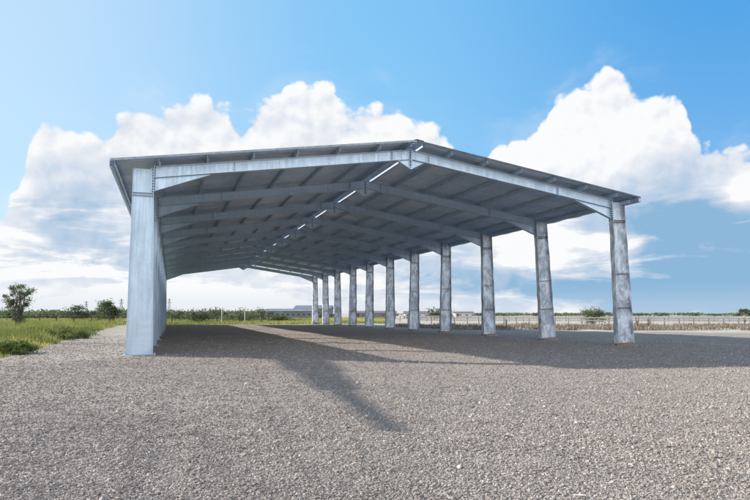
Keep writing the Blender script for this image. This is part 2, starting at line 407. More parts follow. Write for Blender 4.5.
for k in range(NF):
    for side in ('left', 'right'):
        c, r, ox = protos[side]
        if k: c, r = copy_tree(c, shed), copy_tree(r, shed)
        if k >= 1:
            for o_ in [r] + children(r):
                o_.data = darker.get(o_.data.name) or shaded_copy(o_)
        c.location = (ox - HALF, k*BAY - LEN/2, 0); r.location = (ox - HALF, k*BAY - LEN/2, 0)
        if side == 'right' and k == 0:
            for f_ in children(c):
                if f_.name.startswith('footing'): f0 = f_
        if side == 'right' and k in lean:
            a = math.radians(lean[k]); c.rotation_euler = (0, -a, 0)       # foot out, head held by the rafter
            c.location.x += math.sin(a)*H
    a_ = apex0 if k == 0 else copy_tree(apex0, shed)
    a_.location = (-HALF, k*BAY - LEN/2, 0)
f0.data = f0.data.copy(); f0.data.materials[0] = M['concrete']
# roof: purlins, corrugated sheets with an open joint beside the ridge, ridge cap, rake trim, eave channel
VO, UOL, UOR, PH = .80, .78, .42, .20
y0, y1 = -VO, LEN + .6
def lift(u): return rtop(u) if 0 <= u <= W else H + SL*(u if u < 0 else W-u)
def purlin_at(u):
    b = MB(); z = lift(u) + .004; s = 1 if u < HALF else -1
    b.box(u-.005, u+.005, y0+.03, y1-.03, z, z+PH)
    b.box(u+.006, u+.07, y0+.03, y1-.03, z, z+.008); b.box(u-.07, u-.006, y0+.03, y1-.03, z+PH-.018, z+PH-.01)
    return part(b.build('purlin', M['purlin'], shed))
us = [-.62, .95, 2.75, 4.55, 6.35, 8.15, 9.95, 11.40]
for u in us: purlin_at(u)
for u in [W+.30, W-.95, W-2.75, W-4.55, W-6.35, W-8.15, W-9.95, W-11.40]: purlin_at(u)
def sheet(name, ua, ub):
    per = .33; prof = [(0, 0), (.15, 0), (.19, .045), (.285, .045)]; vs = []
    yy = []
    y = y0
    while y < y1:
        for p, h in prof:
            if y + p <= y1: yy.append((y+p, h))
        y += per
    m = 9; n = len(yy)
    for i in range(m):
        u = ua + (ub-ua)*i/(m-1)
        for y, h in yy:
            sag = .015*mnoise.noise(Vector((u*.4, y*.3, 4)))
            vs.append((u, y, lift(u) + PH + .012 + h + sag + .006))
    fs = [(i*n+j, i*n+j+1, (i+1)*n+j+1, (i+1)*n+j) for i in range(m-1) for j in range(n-1)]
    o = npmesh(name, vs, fs, M['sheet'], shed)
    sd = o.modifiers.new('thickness', 'SOLIDIFY'); sd.thickness = .006; sd.offset = 1
    return part(o)
sheet('roof_sheet', -UOL, HALF-.25); sheet('roof_sheet', HALF-.06, W+UOR)
b = MB(); zt = R + PH + .10
b.prism_y([(HALF-.16, zt-.03), (HALF, zt), (HALF+.34, zt-.055), (HALF+.34, zt-.067), (HALF, zt-.012), (HALF-.16, zt-.042)], y0-.02, y1+.02)
part(b.build('ridge_cap', M['purlin'], shed))
def rake(u0, u1, y, mat_, hh=.055):
    b = MB(); z0, z1 = lift(u0)+PH+.0, lift(u1)+PH+.0
    b.prism_y([(u0, z0-.02), (u1, z1-.02), (u1, z1+hh), (u0, z0+hh)], y-.012, y)
    b.prism_y([(u0, z0+hh+.001), (u1, z1+hh+.001), (u1, z1+hh+.012), (u0, z0+hh+.012)], y-.012, y+.14)
    return part(b.build('rake_trim', mat_, shed))
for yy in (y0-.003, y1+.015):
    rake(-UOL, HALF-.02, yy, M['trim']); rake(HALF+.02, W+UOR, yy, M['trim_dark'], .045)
def eave(u, s):
    b = MB(); z = lift(u); b.box(min(u, u+s*.01), max(u, u+s*.01), y0, y1, z-.03, z+PH+.02)
    a, c = sorted((u-s*.09, u-s*.001)); b.box(a, c, y0, y1, z-.042, z-.031)
    return part(b.build('eave_channel', M['purlin'], shed))
eave(-UOL, -1); 
# right eave: strut under the purlins sagging a little between columns, ragged flashing
b = MB(); n = 120; u = W - .15
pts = []
for i in range(n+1):
    y = y0 + (y1-y0)*i/n; f_ = (y % BAY)/BAY; pts.append((y, -.07*math.sin(math.pi*f_) + .03*mnoise.noise(Vector((y*.8, 3, 1)))))
for (ya, sa_), (yb, sb_) in zip(pts[:-1], pts[1:]):
    z = lift(u) - .03; v = []
    for y, s_ in ((ya, sa_), (yb, sb_)): v += [(u-.05, y, z+s_-.12), (u+.05, y, z+s_-.12), (u+.05, y, z+.02), (u-.05, y, z+.02)]
    b.add(v, [(0, 1, 5, 4), (1, 2, 6, 5), (2, 3, 7, 6), (3, 0, 4, 7)])
part(b.build('eave_strut', M['purlin'], shed))
b = MB(); u = W + UOR; pts = [(y0 + (y1-y0)*i/200, .05*mnoise.noise(Vector((i*.31, 8, 1)))) for i in range(201)]
for (ya, sa_), (yb, sb_) in zip(pts[:-1], pts[1:]):
    z = lift(u)+.02; v = []
    for y, s_ in ((ya, sa_), (yb, sb_)): v += [(u-.10, y, z-.02+s_), (u+.05+s_, y, z-.03+s_), (u+.05+s_, y, z+PH+.04), (u-.10, y, z+PH+.0)]
    b.add(v, [(0, 1, 5, 4), (1, 2, 6, 5), (3, 0, 4, 7)] + ([(0, 3, 2, 1)] if ya == y0 else []))
part(b.build('gutter', M['purlin'], shed))

# side sheeting on the left row, open above 4.9 m
WALL = 4.75
for k in range(NF-1):
    vs = []; ya, yb = k*BAY+FL/2+.004, (k+1)*BAY-FL/2-.004; y = ya; pr = []
    while y < yb:
        for p, h_ in ((0, 0), (.12, 0), (.15, .035), (.22, .035)):
            if y+p <= yb: pr.append((y+p, h_))
        y += .25
    n = len(pr)
    for z in (.12, WALL*.33, WALL*.66, WALL):
        for y, h_ in pr: vs.append((.035+h_+.006*mnoise.noise(Vector((y*.5, z, 2))), y, z + .05*mnoise.noise(Vector((y*.3, z, 7)))))
    fs = [(r*n+j, (r+1)*n+j, (r+1)*n+j+1, r*n+j+1) for r in range(3) for j in range(n-1)]
    o = npmesh('wall_sheet', vs, fs, M['steel'], shed); sd = o.modifiers.new('thickness', 'SOLIDIFY'); sd.thickness = .004; sd.offset = 0; part(o)
for k in range(NF-1):
    for z in (.6, 2.0, 3.4, WALL-.12):
        b = MB(); b.prism_y([(.085, z), (.15, z), (.15, z+.14), (.145, z+.14), (.145, z+.005), (.085, z+.005)], k*BAY+.02, (k+1)*BAY-.02)
        part(b.build('wall_rail', M['purlin'], shed))

# ------------------------------------------------------------------ plants
def blades(name, pts, hmin, hmax, wmin, wmax, mat_, lean_=.35, tint=None, hscale=None):
    n = len(pts); p = np.zeros((n, 3)); p[:, :2] = pts; p[:, 2] = -.06
    h = rng.uniform(hmin, hmax, n); w = rng.uniform(wmin, wmax, n)
    if hscale is not None: h *= hscale
    a = rng.uniform(0, 2*np.pi, n); d = np.stack([np.cos(a), np.sin(a), 0*a], 1); la = rng.uniform(0, 2*np.pi, n); ll = rng.uniform(.05, lean_, n)*h
    lv = np.stack([np.cos(la)*ll, np.sin(la)*ll, 0*a], 1)
    up = np.zeros((n, 3)); up[:, 2] = h
    v = np.stack([p-d*w[:, None]/2, p+d*w[:, None]/2, p+up*.6+lv*.45+d*w[:, None]*.4, p+up*.6+lv*.45-d*w[:, None]*.4, p+up+lv], 1).reshape(-1, 3)
    i = np.arange(n)*5
    f = np.concatenate([np.stack([i, i+1, i+2], 1), np.stack([i, i+2, i+3], 1), np.stack([i+3, i+2, i+4], 1)])
    t = tint if tint is not None else rng.random(n)
    return npmesh(name, v, f, mat_, None, np.concatenate([t, t, t]))
def nz(x, y, s, o=0): return np.array([mnoise.noise(Vector((a*s, b_*s, o))) for a, b_ in zip(x, y)])
# left field: tall grass beside the yard
def grass_region(n, ylo, yhi, xw, hs, wd, pw=1.0):
    y = rng.uniform(ylo, yhi, n); e = np.array([xl(v) for v in y]); x = e + .15 - xw*rng.random(n)**pw
    edge = np.clip((e + .15 - x)/1.6, 0, 1)
    nn = nz(x, y, .22, 3); n2 = nz(x, y, .9, 6)
    keep = rng.random(n) < .25 + .75*edge + n2*.8
    x, y, edge, nn, n2 = x[keep], y[keep], edge[keep], nn[keep], n2[keep]
    hsc = (.25 + .75*edge)*(1 + .8*nn + .5*n2)*hs
    tint = np.clip(.45 + .8*nz(x, y, .35, 11) + rng.normal(0, .16, len(x)) + (1-edge)*.15, 0, 1)
    return x, y, hsc, tint
G = [grass_region(90000, -12, 30, 16, 1, 1, 1.3), grass_region(90000, 25, 95, 40, 1.1, 1, 1.1), grass_region(50000, -45, -10, 22, 1, 1, 1.2), grass_region(40000, -20, 60, 60, 1.1, 1, .8)]
gx = np.concatenate([q[0] for q in G]); gy = np.concatenate([q[1] for q in G]); gh = np.concatenate([q[2] for q in G]); gt = np.concatenate([q[3] for q in G])
o = blades('tall_grass', np.stack([gx, gy], 1), .30, .75, .012, .035, M['grass'], .5, gt, np.clip(gh, .15, 1.7))
tag(o, 'yellow-green tall grass along the left edge of the gravel yard', 'grass', kind='stuff')
n = 90000; y = rng.uniform(67, 150, n); x = rng.uniform(-60, 34, n) + (y-67)*.35
tn = np.clip(.62 + .9*nz(x, y, .06, 2) + rng.normal(0, .15, n), 0, 1)
o = blades('meadow_grass', np.stack([x, y], 1), .15, .5, .05, .12, M['grass'], .5, tn, 1+nz(x, y, .1, 8))
tag(o, 'yellowish meadow grass behind the far end of the shed', 'grass', kind='stuff')
# dry scrub strip along the right side
n = 60000; s = rng.random(n); dpt = rng.uniform(60, 84, n); k = (rng.uniform(385, 900, n)-375)/F
xx = CX + k*dpt*math.cos(YAW) + dpt*math.sin(YAW); yy = CY - k*dpt*math.sin(YAW) + dpt*math.cos(YAW)
edge = np.array([xr(v) if v < 64 else -99 for v in yy]); keep = (xx > edge - .3) & ((nz(xx, yy, .35, 4) + rng.normal(0, .16, n)) > .02)
xx, yy = xx[keep], yy[keep]
tn = np.clip(.45 + .9*nz(xx, yy, .5, 5) + rng.normal(0, .2, len(xx)), 0, 1)
o = blades('dry_scrub', np.stack([xx, yy], 1), .12, .42, .03, .09, M['dry'], .8, tn, 1+.9*nz(xx, yy, .4, 2))
tag(o, 'brown dry scrub and rubble verge in front of the right-hand fence', 'scrub', kind='stuff')

def leaf_cloud(centres, radii, n, size, lo=0, hi=1):
    """leaf quads scattered through ellipsoid clumps; per-face tint per clump"""
    vs = []; t = []
    per = max(6, n//len(centres))
    for c, r in zip(centres, radii):
        d = rng.normal(size=(per, 3)); d /= np.linalg.norm(d, axis=1)[:, None]; rad = rng.random(per)**.45
        p = np.array(c) + d*rad[:, None]*np.array(r)*(1+.25*rng.normal(size=(per, 1)))
        a = rng.normal(size=(per, 3)); a /= np.linalg.norm(a, axis=1)[:, None]; q = rng.normal(size=(per, 3)); q -= (q*a).sum(1)[:, None]*a; q /= np.linalg.norm(q, axis=1)[:, None]
        s = size*rng.uniform(.6, 1.4, per)[:, None]
        vs.append(np.stack([p-a*s, p-q*s*.5, p+a*s, p+q*s*.5], 1)); t.append(np.clip(rng.uniform(lo, hi)+rng.normal(0, .15, per), 0, 1))
    v = np.concatenate(vs).reshape(-1, 3); m = len(v)//4
    return v, np.arange(m*4).reshape(m, 4), np.concatenate(t)
def tree(name, loc, h, wd, label, cat, group=None, clumps=14, leaves=2500, size=.12, low=.25, leafm='leaf', gap=.6, trunks=1, skew=0.0):
    root = empty(name, loc); tag(root, label, cat, group); b = MB(); cs = []; rs_ = []
    for k in range(trunks):
        a = random.uniform(0, 6.28); base = Vector((math.cos(a)*.12*(trunks > 1), math.sin(a)*.12*(trunks > 1), -.1))
        top = Vector((math.cos(a)*wd*.12+skew*wd*.2, math.sin(a)*wd*.12, h*.82)); mid = base.lerp(top, .5)+Vector((random.uniform(-.1, .1)*wd, random.uniform(-.1, .1)*wd, 0))
        r = h*.022+.015; b.tube(base, mid, r, r*.7, 7); b.tube(mid, top, r*.7, r*.25, 6)
        for i in range(clumps//trunks):
            f = random.uniform(low, 1); st_ = base.lerp(mid, f*2) if f < .5 else mid.lerp(top, f*2-1)
            an = random.uniform(0, 6.28); zc = h*(low + (1-low)*random.random()**.8)
            prof = math.sin(math.pi*min(1, max(.12, (zc/h-low*.6)/(1.08-low*.6))))**.6
            rr = wd/2*prof*random.uniform(.35, .95)
            e = Vector((math.cos(an)*rr+skew*wd*.2*zc/h, math.sin(an)*rr, zc)); b.tube(st_, e, r*.38, r*.1, 5)
            q = wd*random.uniform(.10, .19)*gap/.6; cs.append(tuple(e)); rs_.append((q, q, q*random.uniform(.6, .9)))
    b.build('trunk', M['bark'], root)
    v, f, t = leaf_cloud(cs, rs_, leaves, size, .15, .85); npmesh('crown', v, f, M[leafm], root, t)
    return root
tree('field_tree', at(18, 62), 4.5, 3.3, 'small airy tree with several thin trunks at the left edge of the field', 'tree', clumps=40, leaves=4200, size=.075, low=.16, gap=.5, trunks=3, skew=.3, leafm='leaf_pale')
tree('field_tree', at(105, 95), 3.2, 4.2, 'low bushy tree just left of the front left column', 'tree', clumps=30, leaves=4200, size=.13, low=.1, gap=.75, leafm='leaf_pale')
tree('field_tree', at(77, 120), 2.6, 5.5, 'low dark tree in the hedge left of the bushy tree', 'tree', clumps=16, leaves=1800, size=.15, low=.1, gap=.8)
tree('roadside_shrub', at(593, 96), 2.0, 4.4, 'round grey-green shrub behind the fence between the two nearest right columns', 'shrub', clumps=24, leaves=3200, size=.11, low=.05, gap=.85, leafm='leaf_pale')
tree('roadside_shrub', at(440, 140), 2.3, 6.5, 'wide dark shrub beside the low brown-roofed house', 'shrub', clumps=18, leaves=1800, size=.17, low=.05, gap=.8)
tree('roadside_shrub', at(745, 150), 2.6, 5.0, 'dark shrub at the right end of the pale wall', 'shrub', clumps=14, leaves=1500, size=.17, low=.05, gap=.8)
for i, (px, d, h, w_, lb) in enumerate([
    (160, 118, 3.6, 6, 'dark bush nearest the left row of columns behind the shed'), (178, 125, 3.2, 6, 'dark bush with a post beside it behind the shed'),
    (197, 104, 2.9, 5, 'round green bush beyond the shadowed floor of the shed'), (213, 132, 3.4, 7, 'green bush left of the pale post behind the shed'),
    (238, 110, 2.8, 6, 'low green bush between the two pale posts behind the shed'), (256, 128, 3.2, 6, 'green bush left of the grey warehouse behind the shed'),
    (280, 118, 1.5, 4, 'low bush in front of the grey warehouse')]):
    tree('hedge_bush', at(px, d), h*.6, w_, lb, 'bush', 'bushes behind the far end of the shed', clumps=18, leaves=1500, size=.16, low=.05, gap=.85, leafm='leaf_pale')
# weeds: leafy dark clumps on the grass verge, thin dry stems by the right fence
for i, (px, d, h, w_, lb) in enumerate([
    (92, 44, .8, 4.0, 'largest dark weed clump at the gravel edge left of the shed'), (30, 25, .55, 1.8, 'dark weed clump at the near end of the grass verge'),
    (72, 38, .7, 2.2, 'dark weed clump left of the largest one on the verge'), (12, 24.5, .5, 1.6, 'dark weed clump cut by the left edge of the photo')]):
    p = at(px, d); p.x = min(p.x, xl(p.y) - .35*w_*.5)
    cs = [(random.uniform(-.5, .5)*w_, random.uniform(-.7, .7)*w_, random.uniform(.2, .75)*h) for _ in range(16)]
    v, f, t = leaf_cloud(cs, [(w_*.14, w_*.14, h*.28)]*16, 2600, .055, .1, .8)
    o = npmesh('weed_clump', v, f, M['weed'], None, t); o.location = (p.x, p.y, -.05); tag(o, lb, 'weeds', 'dark weed clumps on the grass verge')
for px, d, h, lb in [(637, 66, 1.05, 'upright dry weed stalk just right of the nearest right column'), (648, 67, 1.25, 'taller dry weed stalk right of the first stalk'),
                     (506, 68, 1.0, 'dry weed stalk between the third and second right columns'), (744, 72, 1.1, 'dry weed stalk at the right edge of the photo')]:
    b = MB(); cs = []
    for i in range(7):
        e = Vector((random.uniform(-.14, .14), random.uniform(-.14, .14), h*random.uniform(.7, 1))); b.tube((random.uniform(-.04, .04), 0, -.05), e, .016, .008, 4); cs += [tuple(e*.95), tuple(e*.75), tuple(e*.55)]
    root = empty('dry_weed', at(px, d)); tag(root, lb, 'weed', 'dry stalks in front of the right fence'); b.build('stem', M['dark_wood'], root)
    v, f, t = leaf_cloud(cs, [(.09, .09, .12)]*len(cs), 260, .035, 0, .6); npmesh('seed_heads', v, f, M['dry'], root, t)
# far-off woodland that reads as one mass
cs = []; rs_ = []
for i in range(420):
    px = random.uniform(-160, 330); d = random.uniform(200, 300); p = at(px, d); h = 1.9 + 1.3*mnoise.noise(Vector((px*.03, 1, 1))) + random.uniform(-.5, .8)
    cs.append((p.x, p.y, h*.55)); rs_.append((random.uniform(3, 5), random.uniform(3, 5), h*.5))
for i in range(170):
    px = random.uniform(380, 900); d = random.uniform(330, 420); p = at(px, d); h = 2.0 + .8*mnoise.noise(Vector((px*.03, 1, 1)))
    cs.append((p.x, p.y, h*.5)); rs_.append((random.uniform(3, 6), random.uniform(3, 5), h*.4))
v, f, t = leaf_cloud(cs, rs_, 590*110, .55, .1, .9)
tag(npmesh('far_woodland', v, f, M['leaf_pale'], None, t), 'low green line of distant trees along the horizon', 'woodland', kind='stuff')

# ------------------------------------------------------------------ fences, poles, buildings
def fence(name, A, B, n, hgt, rails, pm, rm, label, group=None, pr=.05, rr=.02, box=True):
    A = Vector(A); B = Vector(B); root = empty(name, A); tag(root, label, 'fence', group); d = B-A; q = d.normalized(); side = Vector((-q.y, q.x, 0))
    pm0 = MB(); pm0.box(-pr, pr, -pr, pr, -.2, hgt); p0 = pm0.build('post', pm, root)
    for i in range(n):
        o = p0 if i == 0 else p0.copy()
        if i: COL.objects.link(o); o.parent = root
        o.location = d*i/(n-1) + Vector((random.uniform(-.05, .05), random.uniform(-.05, .05), random.uniform(-.06, .03))); o.rotation_euler = (random.uniform(-.04, .04), random.uniform(-.04, .04), math.atan2(q.y, q.x))
    for z in rails:
        b = MB()
        for i in range(n-1):
            a = d*i/(n-1) - side*(pr+.02); c = d*(i+1)/(n-1) - side*(pr+.02); a.z = z+random.uniform(-.02, .02); c.z = z+random.uniform(-.02, .02)
            if box:
                t_ = side*.018; u_ = Vector((0, 0, rr)); b.add([a-t_-u_, a+t_-u_, c+t_-u_, c-t_-u_, a-t_+u_, a+t_+u_, c+t_+u_, c-t_+u_], [(0,3,2,1),(4,5,6,7),(0,1,5,4),(1,2,6,5),(2,3,7,6),(3,0,4,7)])
            else: b.tube(a, c, rr, rr, 4)
        b.build('rail' if box else 'wire', rm, root)
    return root
fence('rail_fence', at(408, 92), at(800, 78), 30, 1.08, (.98, .62), M['wood'], M['pale_wood'], 'pale two-rail timber fence along the right side beyond the columns', pr=.06, rr=.07)
fence('rail_fence', at(400, 128), at(760, 118), 26, 1.1, (1.0, .5), M['wood'], M['pale_wood'], 'second rail fence farther back behind the right-hand one', pr=.07, rr=.08)
fence('wire_fence', at(-40, 92), at(128, 84), 11, 1.35, (1.25, .85, .45), M['dark_wood'], M['wire'], 'wire fence on dark posts crossing the left field', pr=.06, rr=.008, box=False)
fence('wire_fence', at(150, 98), at(262, 100), 6, 1.35, (1.25, .85, .45), M['dark_wood'], M['wire'], 'wire fence on dark posts seen through the far end of the shed', pr=.06, rr=.008, box=False)
for px, d, h, lb in [(222, 100, 2.3, 'pale grey post, left one of two behind the shed'), (245, 100, 2.4, 'pale grey post, right one of two behind the shed')]:
    b = MB(); b.tube((0, 0, -.2), (0, 0, h), .08, .07, 8); b.tube((0, 0, h), (0, 0, h+.06), .09, .03, 8)
    o = b.build('pole', M['far_white']); o.location = at(px, d); tag(o, lb, 'post', 'pale posts behind the shed')
def pylon(px, d, h, lb):
    root = empty('power_pylon', at(px, d), YAW*-1); tag(root, lb, 'pylon', 'power pylons on the horizon'); b = MB(); w = h*.11
    for sx in (-1, 1):
        for sy in (-1, 1): b.tube((sx*w, sy*w, 0), (sx*w*.12, sy*w*.12, h), .11, .07, 4)
    for i in range(6):
        z0, z1 = h*i/6, h*(i+1)/6; a = w*(1-.88*i/6); c = w*(1-.88*(i+1)/6)
        for s in (-1, 1):
            b.tube((-a, s*a, z0), (c, s*c, z1), .05, .05, 3); b.tube((a, s*a, z0), (-c, s*c, z1), .05, .05, 3)
            b.tube((s*a, -a, z0), (s*c, c, z1), .05, .05, 3)
    b.build('lattice_mast', M['pole'], root)
    for z in (.74, .88):
        b = MB(); b.tube((-h*.16, 0, h*z), (h*.16, 0, h*z), .07, .07, 4); b.tube((-h*.16, 0, h*z), (0, 0, h*(z+.06)), .05, .05, 3); b.tube((h*.16, 0, h*z), (0, 0, h*(z+.06)), .05, .05, 3)
        b.build('crossarm', M['pole'], root)
pylon(86, 420, 10.2, 'thin grey lattice pylon on the horizon between the two left trees')
pylon(121, 330, 9.6, 'grey lattice pylon right beside the front left column')
pylon(169, 420, 12.0, 'faint lattice pylon just inside the left column row')
# warehouses
def warehouse(px0, px1, d, hw, hr, dep, label, wm, rm, nwin, name='warehouse', cat='building', group=None):
    A, B = at(px0, d), at(px1, d); L_ = (B-A).length; an = math.atan2(B.y-A.y, B.x-A.x); root = empty(name, A, an); tag(root, label, cat, group)
    b = MB(); b.box(0, L_, 0, dep, -.1, hw); b.build('wall', wm, root)
    b = MB(); o_ = .35
    b.add([(-o_, -o_, hw+.01), (L_+o_, -o_, hw+.01), (L_+o_, dep+o_, hw+.01), (-o_, dep+o_, hw+.01), (-o_, dep/2, hr), (L_+o_, dep/2, hr)], [(0, 1, 5, 4), (2, 3, 4, 5), (0, 4, 3), (1, 2, 5), (0, 3, 2, 1)])
    b.build('roof', rm, root)
    b = MB(); b.box(L_*.08, L_*.08+min(1.8, L_*.12), -.06, -.005, 0, min(2.3, hw*.85)); b.build('door', M['dark_wood'], root)
    for i in range(nwin):
        x = L_*(.28 + .66*i/max(1, nwin-1)) if nwin > 1 else L_*.6
        b = MB(); b.box(x-.55, x+.55, -.05, -.005, hw*.42, hw*.75); fr = b.build('window', M['pole'], root)
        b = MB(); b.box(x-.46, x+.46, -.075, -.052, hw*.46, hw*.71); b.build('pane', M['glass'], fr)
    return root
warehouse(264, 312, 175, 2.2, 3.0, 12, 'long low grey warehouse seen through the far end of the shed', M['far_wall'], M['far_roof'], 7)
warehouse(294, 330, 205, 3.2, 4.4, 16, 'taller grey warehouse behind the rearmost right columns', M['far_wall'], M['far_roof'], 6)
warehouse(350, 396, 190, 1.7, 2.4, 10, 'low grey building between the middle right columns', M['far_wall'], M['far_roof2'], 4)
warehouse(405, 428, 190, 1.5, 2.3, 9, 'small brown-roofed house left of the wide dark shrub', M['far_white'], M['far_roof2'], 3, 'house', 'house')
warehouse(455, 474, 260, 1.6, 2.4, 9, 'small pale house far off between two right columns', M['far_white'], M['far_roof2'], 3, 'house', 'house')
A, B = at(636, 150), at(830, 142); L_ = (B-A).length
root = empty('long_wall', A, math.atan2(B.y-A.y, B.x-A.x)); tag(root, 'long low pale wall on the far right horizon', 'wall')
b = MB(); b.box(0, L_, 0, .3, -.1, .78); b.build('wall_face', M['far_white'], root)
b = MB(); b.box(-.05, L_+.05, -.05, .35, .781, .88); b.build('coping', M['pale_concrete'], root)

# unseen crane lorry, added so its boom casts the slanting shadow on the gravel
M['crane_paint'] = simple('crane_paint', (.62, .36, .05), (.50, .28, .04), 2, .45); M['tyre'] = simple('tyre_rubber', (.035, .035, .036), (.02, .02, .02), 9, .85); M['chassis'] = simple('chassis_black', (.06, .062, .065), (.03, .03, .03), 5, .6)
cr = empty('shadow_caster_crane', (-13.3, 18.7, 0)); tag(cr, 'yellow crane lorry added out of view, its boom placed to cast the slanting gravel shadow', 'crane')
b = MB(); b.box(-.45, .45, -5.2, 3.4, .75, 1.05); b.box(-1.2, 1.2, -2.6, 3.5, 1.051, 1.2); b.build('chassis', M['chassis'], cr)
b = MB(); b.prism_y([(-1.15, .8), (1.15, .8), (1.15, 2.3), (1.0, 2.95), (-1.0, 2.95), (-1.15, 2.3)], -5.1, -3.1); cab = b.build('cab', M['crane_paint'], cr)
b = MB(); b.box(-.95, .95, -5.13, -5.101, 1.75, 2.6); b.build('windscreen', M['glass'], cab)
for yy in (2.4, 1.1, -4.1):
    for sx in (-1, 1):
        b = MB(); b.tube((sx*.85, yy, .5), (sx*1.15, yy, .5), .5, .5, 20); wh = b.build('wheel', M['tyre'], cr)
        b = MB(); b.tube((sx*1.151, yy, .5), (sx*1.17, yy, .5), .27, .24, 14); b.build('rim', M['pole'], wh)
b = MB(); b.tube((0, 0, 1.2), (0, 0, 1.75), .75, .7, 18); b.build('turntable', M['crane_paint'], cr)
b = MB(); b.tube((0, 0, 1.75), (0, 0, 10.9), .24, .20, 8); b.build('mast', M['crane_paint'], cr)
def beam(a, c, w0, d0, w1, d1, name):
    a, c = Vector(a), Vector(c); q = (c-a).normalized(); sd = q.cross(Vector((0, 0, 1))).normalized(); up = sd.cross(q); v = []
    for p, w_, d_ in ((a, w0, d0), (c, w1, d1)): v += [p-sd*w_/2-up*d_/2, p+sd*w_/2-up*d_/2, p+sd*w_/2+up*d_/2, p-sd*w_/2+up*d_/2]
    b = MB(); b.add(v, [(0, 3, 2, 1), (4, 5, 6, 7), (0, 1, 5, 4), (1, 2, 6, 5), (2, 3, 7, 6), (3, 0, 4, 7)]); return b.build(name, M['crane_paint'], cr)
P0 = Vector((0, 0, 10.8)); P1 = Vector((7.6, -28.9, 5.5)); n = 5
for i in range(n):
    a, c = P0.lerp(P1, i/n - (.012 if i else 0)), P0.lerp(P1, (i+1)/n); w0 = 1.0 - .19*i; d0 = 1.1 - .23*i
    beam(a, c, w0, d0, w0-.03, d0-.08, 'boom_section')
b = MB(); b.tube((0, -.4, 4.2), P0.lerp(P1, .2), .14, .10, 8); b.build('lift_ram', M['pole'], cr)

# ------------------------------------------------------------------ camera, sun, sky
cam = bpy.data.cameras.new('camera'); co = bpy.data.objects.new('camera', cam); COL.objects.link(co); SC.camera = co
cam.sensor_width = 36; cam.lens = F/750*36; cam.clip_end = 6000; cam.clip_start = .1
co.location = (CX, CY, CZ); co.rotation_euler = (math.pi/2 + PITCH, 0, -YAW)
SUN = Vector((-13.5, 9.2, 7.24)).normalized()
EL = math.asin(SUN.z); RO = math.atan2(SUN.x, SUN.y)
sl = bpy.data.lights.new('sun', 'SUN'); sl.energy = 5.0; sl.angle = math.radians(.7); sl.color = (1, .955, .89)
so = bpy.data.objects.new('sun', sl); COL.objects.link(so); so.rotation_euler = SUN.to_track_quat('Z', 'Y').to_euler(); so.location = (-20, 30, 60)
w = bpy.data.worlds.new('World'); SC.world = w; w.use_nodes = True; t = NT(w.node_tree); bg = w.node_tree.nodes['Background']
sky = t.new('ShaderNodeTexSky', sky_type='NISHITA', sun_disc=False); sky.sun_elevation = EL; sky.sun_rotation = RO; sky.air_density = 1.0; sky.dust_density = .4; sky.ozone_density = 1.6
STR = .12; bg.inputs['Strength'].default_value = STR
gen = t.new('ShaderNodeTexCoord').outputs['Generated']
sep = t.new('ShaderNodeSeparateXYZ'); t.put(sep.inputs[0], gen); dx, dy, dz = sep.outputs
el = t.math('ARCSINE', dz)
cy_, sy_ = math.cos(YAW), math.sin(YAW)
rx = t.math('SUBTRACT', t.math('MULTIPLY', dx, cy_), t.math('MULTIPLY', dy, sy_)); ry = t.math('ADD', t.math('MULTIPLY', dx, sy_), t.math('MULTIPLY', dy, cy_))
az = t.math('ARCTAN2', rx, ry)
def azel(px, py):
    a, c = (px-375)/F, (250-py)/F; yc = math.cos(PITCH)-c*math.sin(PITCH); up = math.sin(PITCH)+c*math.cos(PITCH)
    return math.atan2(a, yc), math.atan2(up, math.hypot(a, yc))
cv = t.new('ShaderNodeCombineXYZ'); t.put(cv.inputs[0], az); t.put(cv.inputs[1], t.math('MULTIPLY', el, 1.15)); uv = cv.outputs[0]
# slight warp of the cloud coordinates
wn = t.new('ShaderNodeTexNoise', noise_dimensions='2D'); t.put(wn.inputs['Vector'], uv); wn.inputs['Scale'].default_value = 9; wn.inputs['Detail'].default_value = 3
wv = t.new('ShaderNodeVectorMath', operation='SUBTRACT'); t.put(wv.inputs[0], wn.outputs['Color']); wv.inputs[1].default_value = (.5, .5, .5)
ws = t.new('ShaderNodeVectorMath', operation='SCALE'); t.put(ws.inputs[0], wv.outputs[0]); ws.inputs['Scale'].default_value = .03
def billow(vec):
    wa = t.new('ShaderNodeVectorMath', operation='ADD'); t.put(wa.inputs[0], vec); t.put(wa.inputs[1], ws.outputs[0]); v = wa.outputs[0]
    tot = None
    for s, a in ((12, .46), (26, .32), (56, .16), (130, .06)):
        n = t.new('ShaderNodeTexVoronoi', feature='SMOOTH_F1', voronoi_dimensions='2D'); t.put(n.inputs['Vector'], v); n.inputs['Scale'].default_value = s; n.inputs['Smoothness'].default_value = .30
        q = t.math('MULTIPLY', t.math('SUBTRACT', 1.0, n.outputs['Distance']), a); tot = q if tot is None else t.math('ADD', tot, q)
    return tot
B1 = billow(uv)
o2 = t.new('ShaderNodeVectorMath', operation='ADD'); t.put(o2.inputs[0], uv); o2.inputs[1].default_value = (-.009, .016, 0)
B2 = billow(o2.outputs[0])
outline = [(-700,-60),(-500,30),(-300,140),(-150,150),(-60,215),(0,215),(20,185),(32,140),(46,122),(60,118),(85,128),(108,140),(120,116),(140,104),(165,104),(190,96),(212,100),(230,112),(240,124),(250,116),(268,100),(285,86),(300,82),(325,84),(342,106),(350,110),(370,100),(396,108),(415,122),(430,126),(455,142),(472,166),(484,160),(497,140),(520,134),(540,122),(552,108),(564,96),(584,90),(600,76),(612,74),(626,80),(638,92),(662,92),(678,100),(686,120),(694,134),(706,148),(750,150),(800,160),(900,110),(1100,50),(1300,-60)]
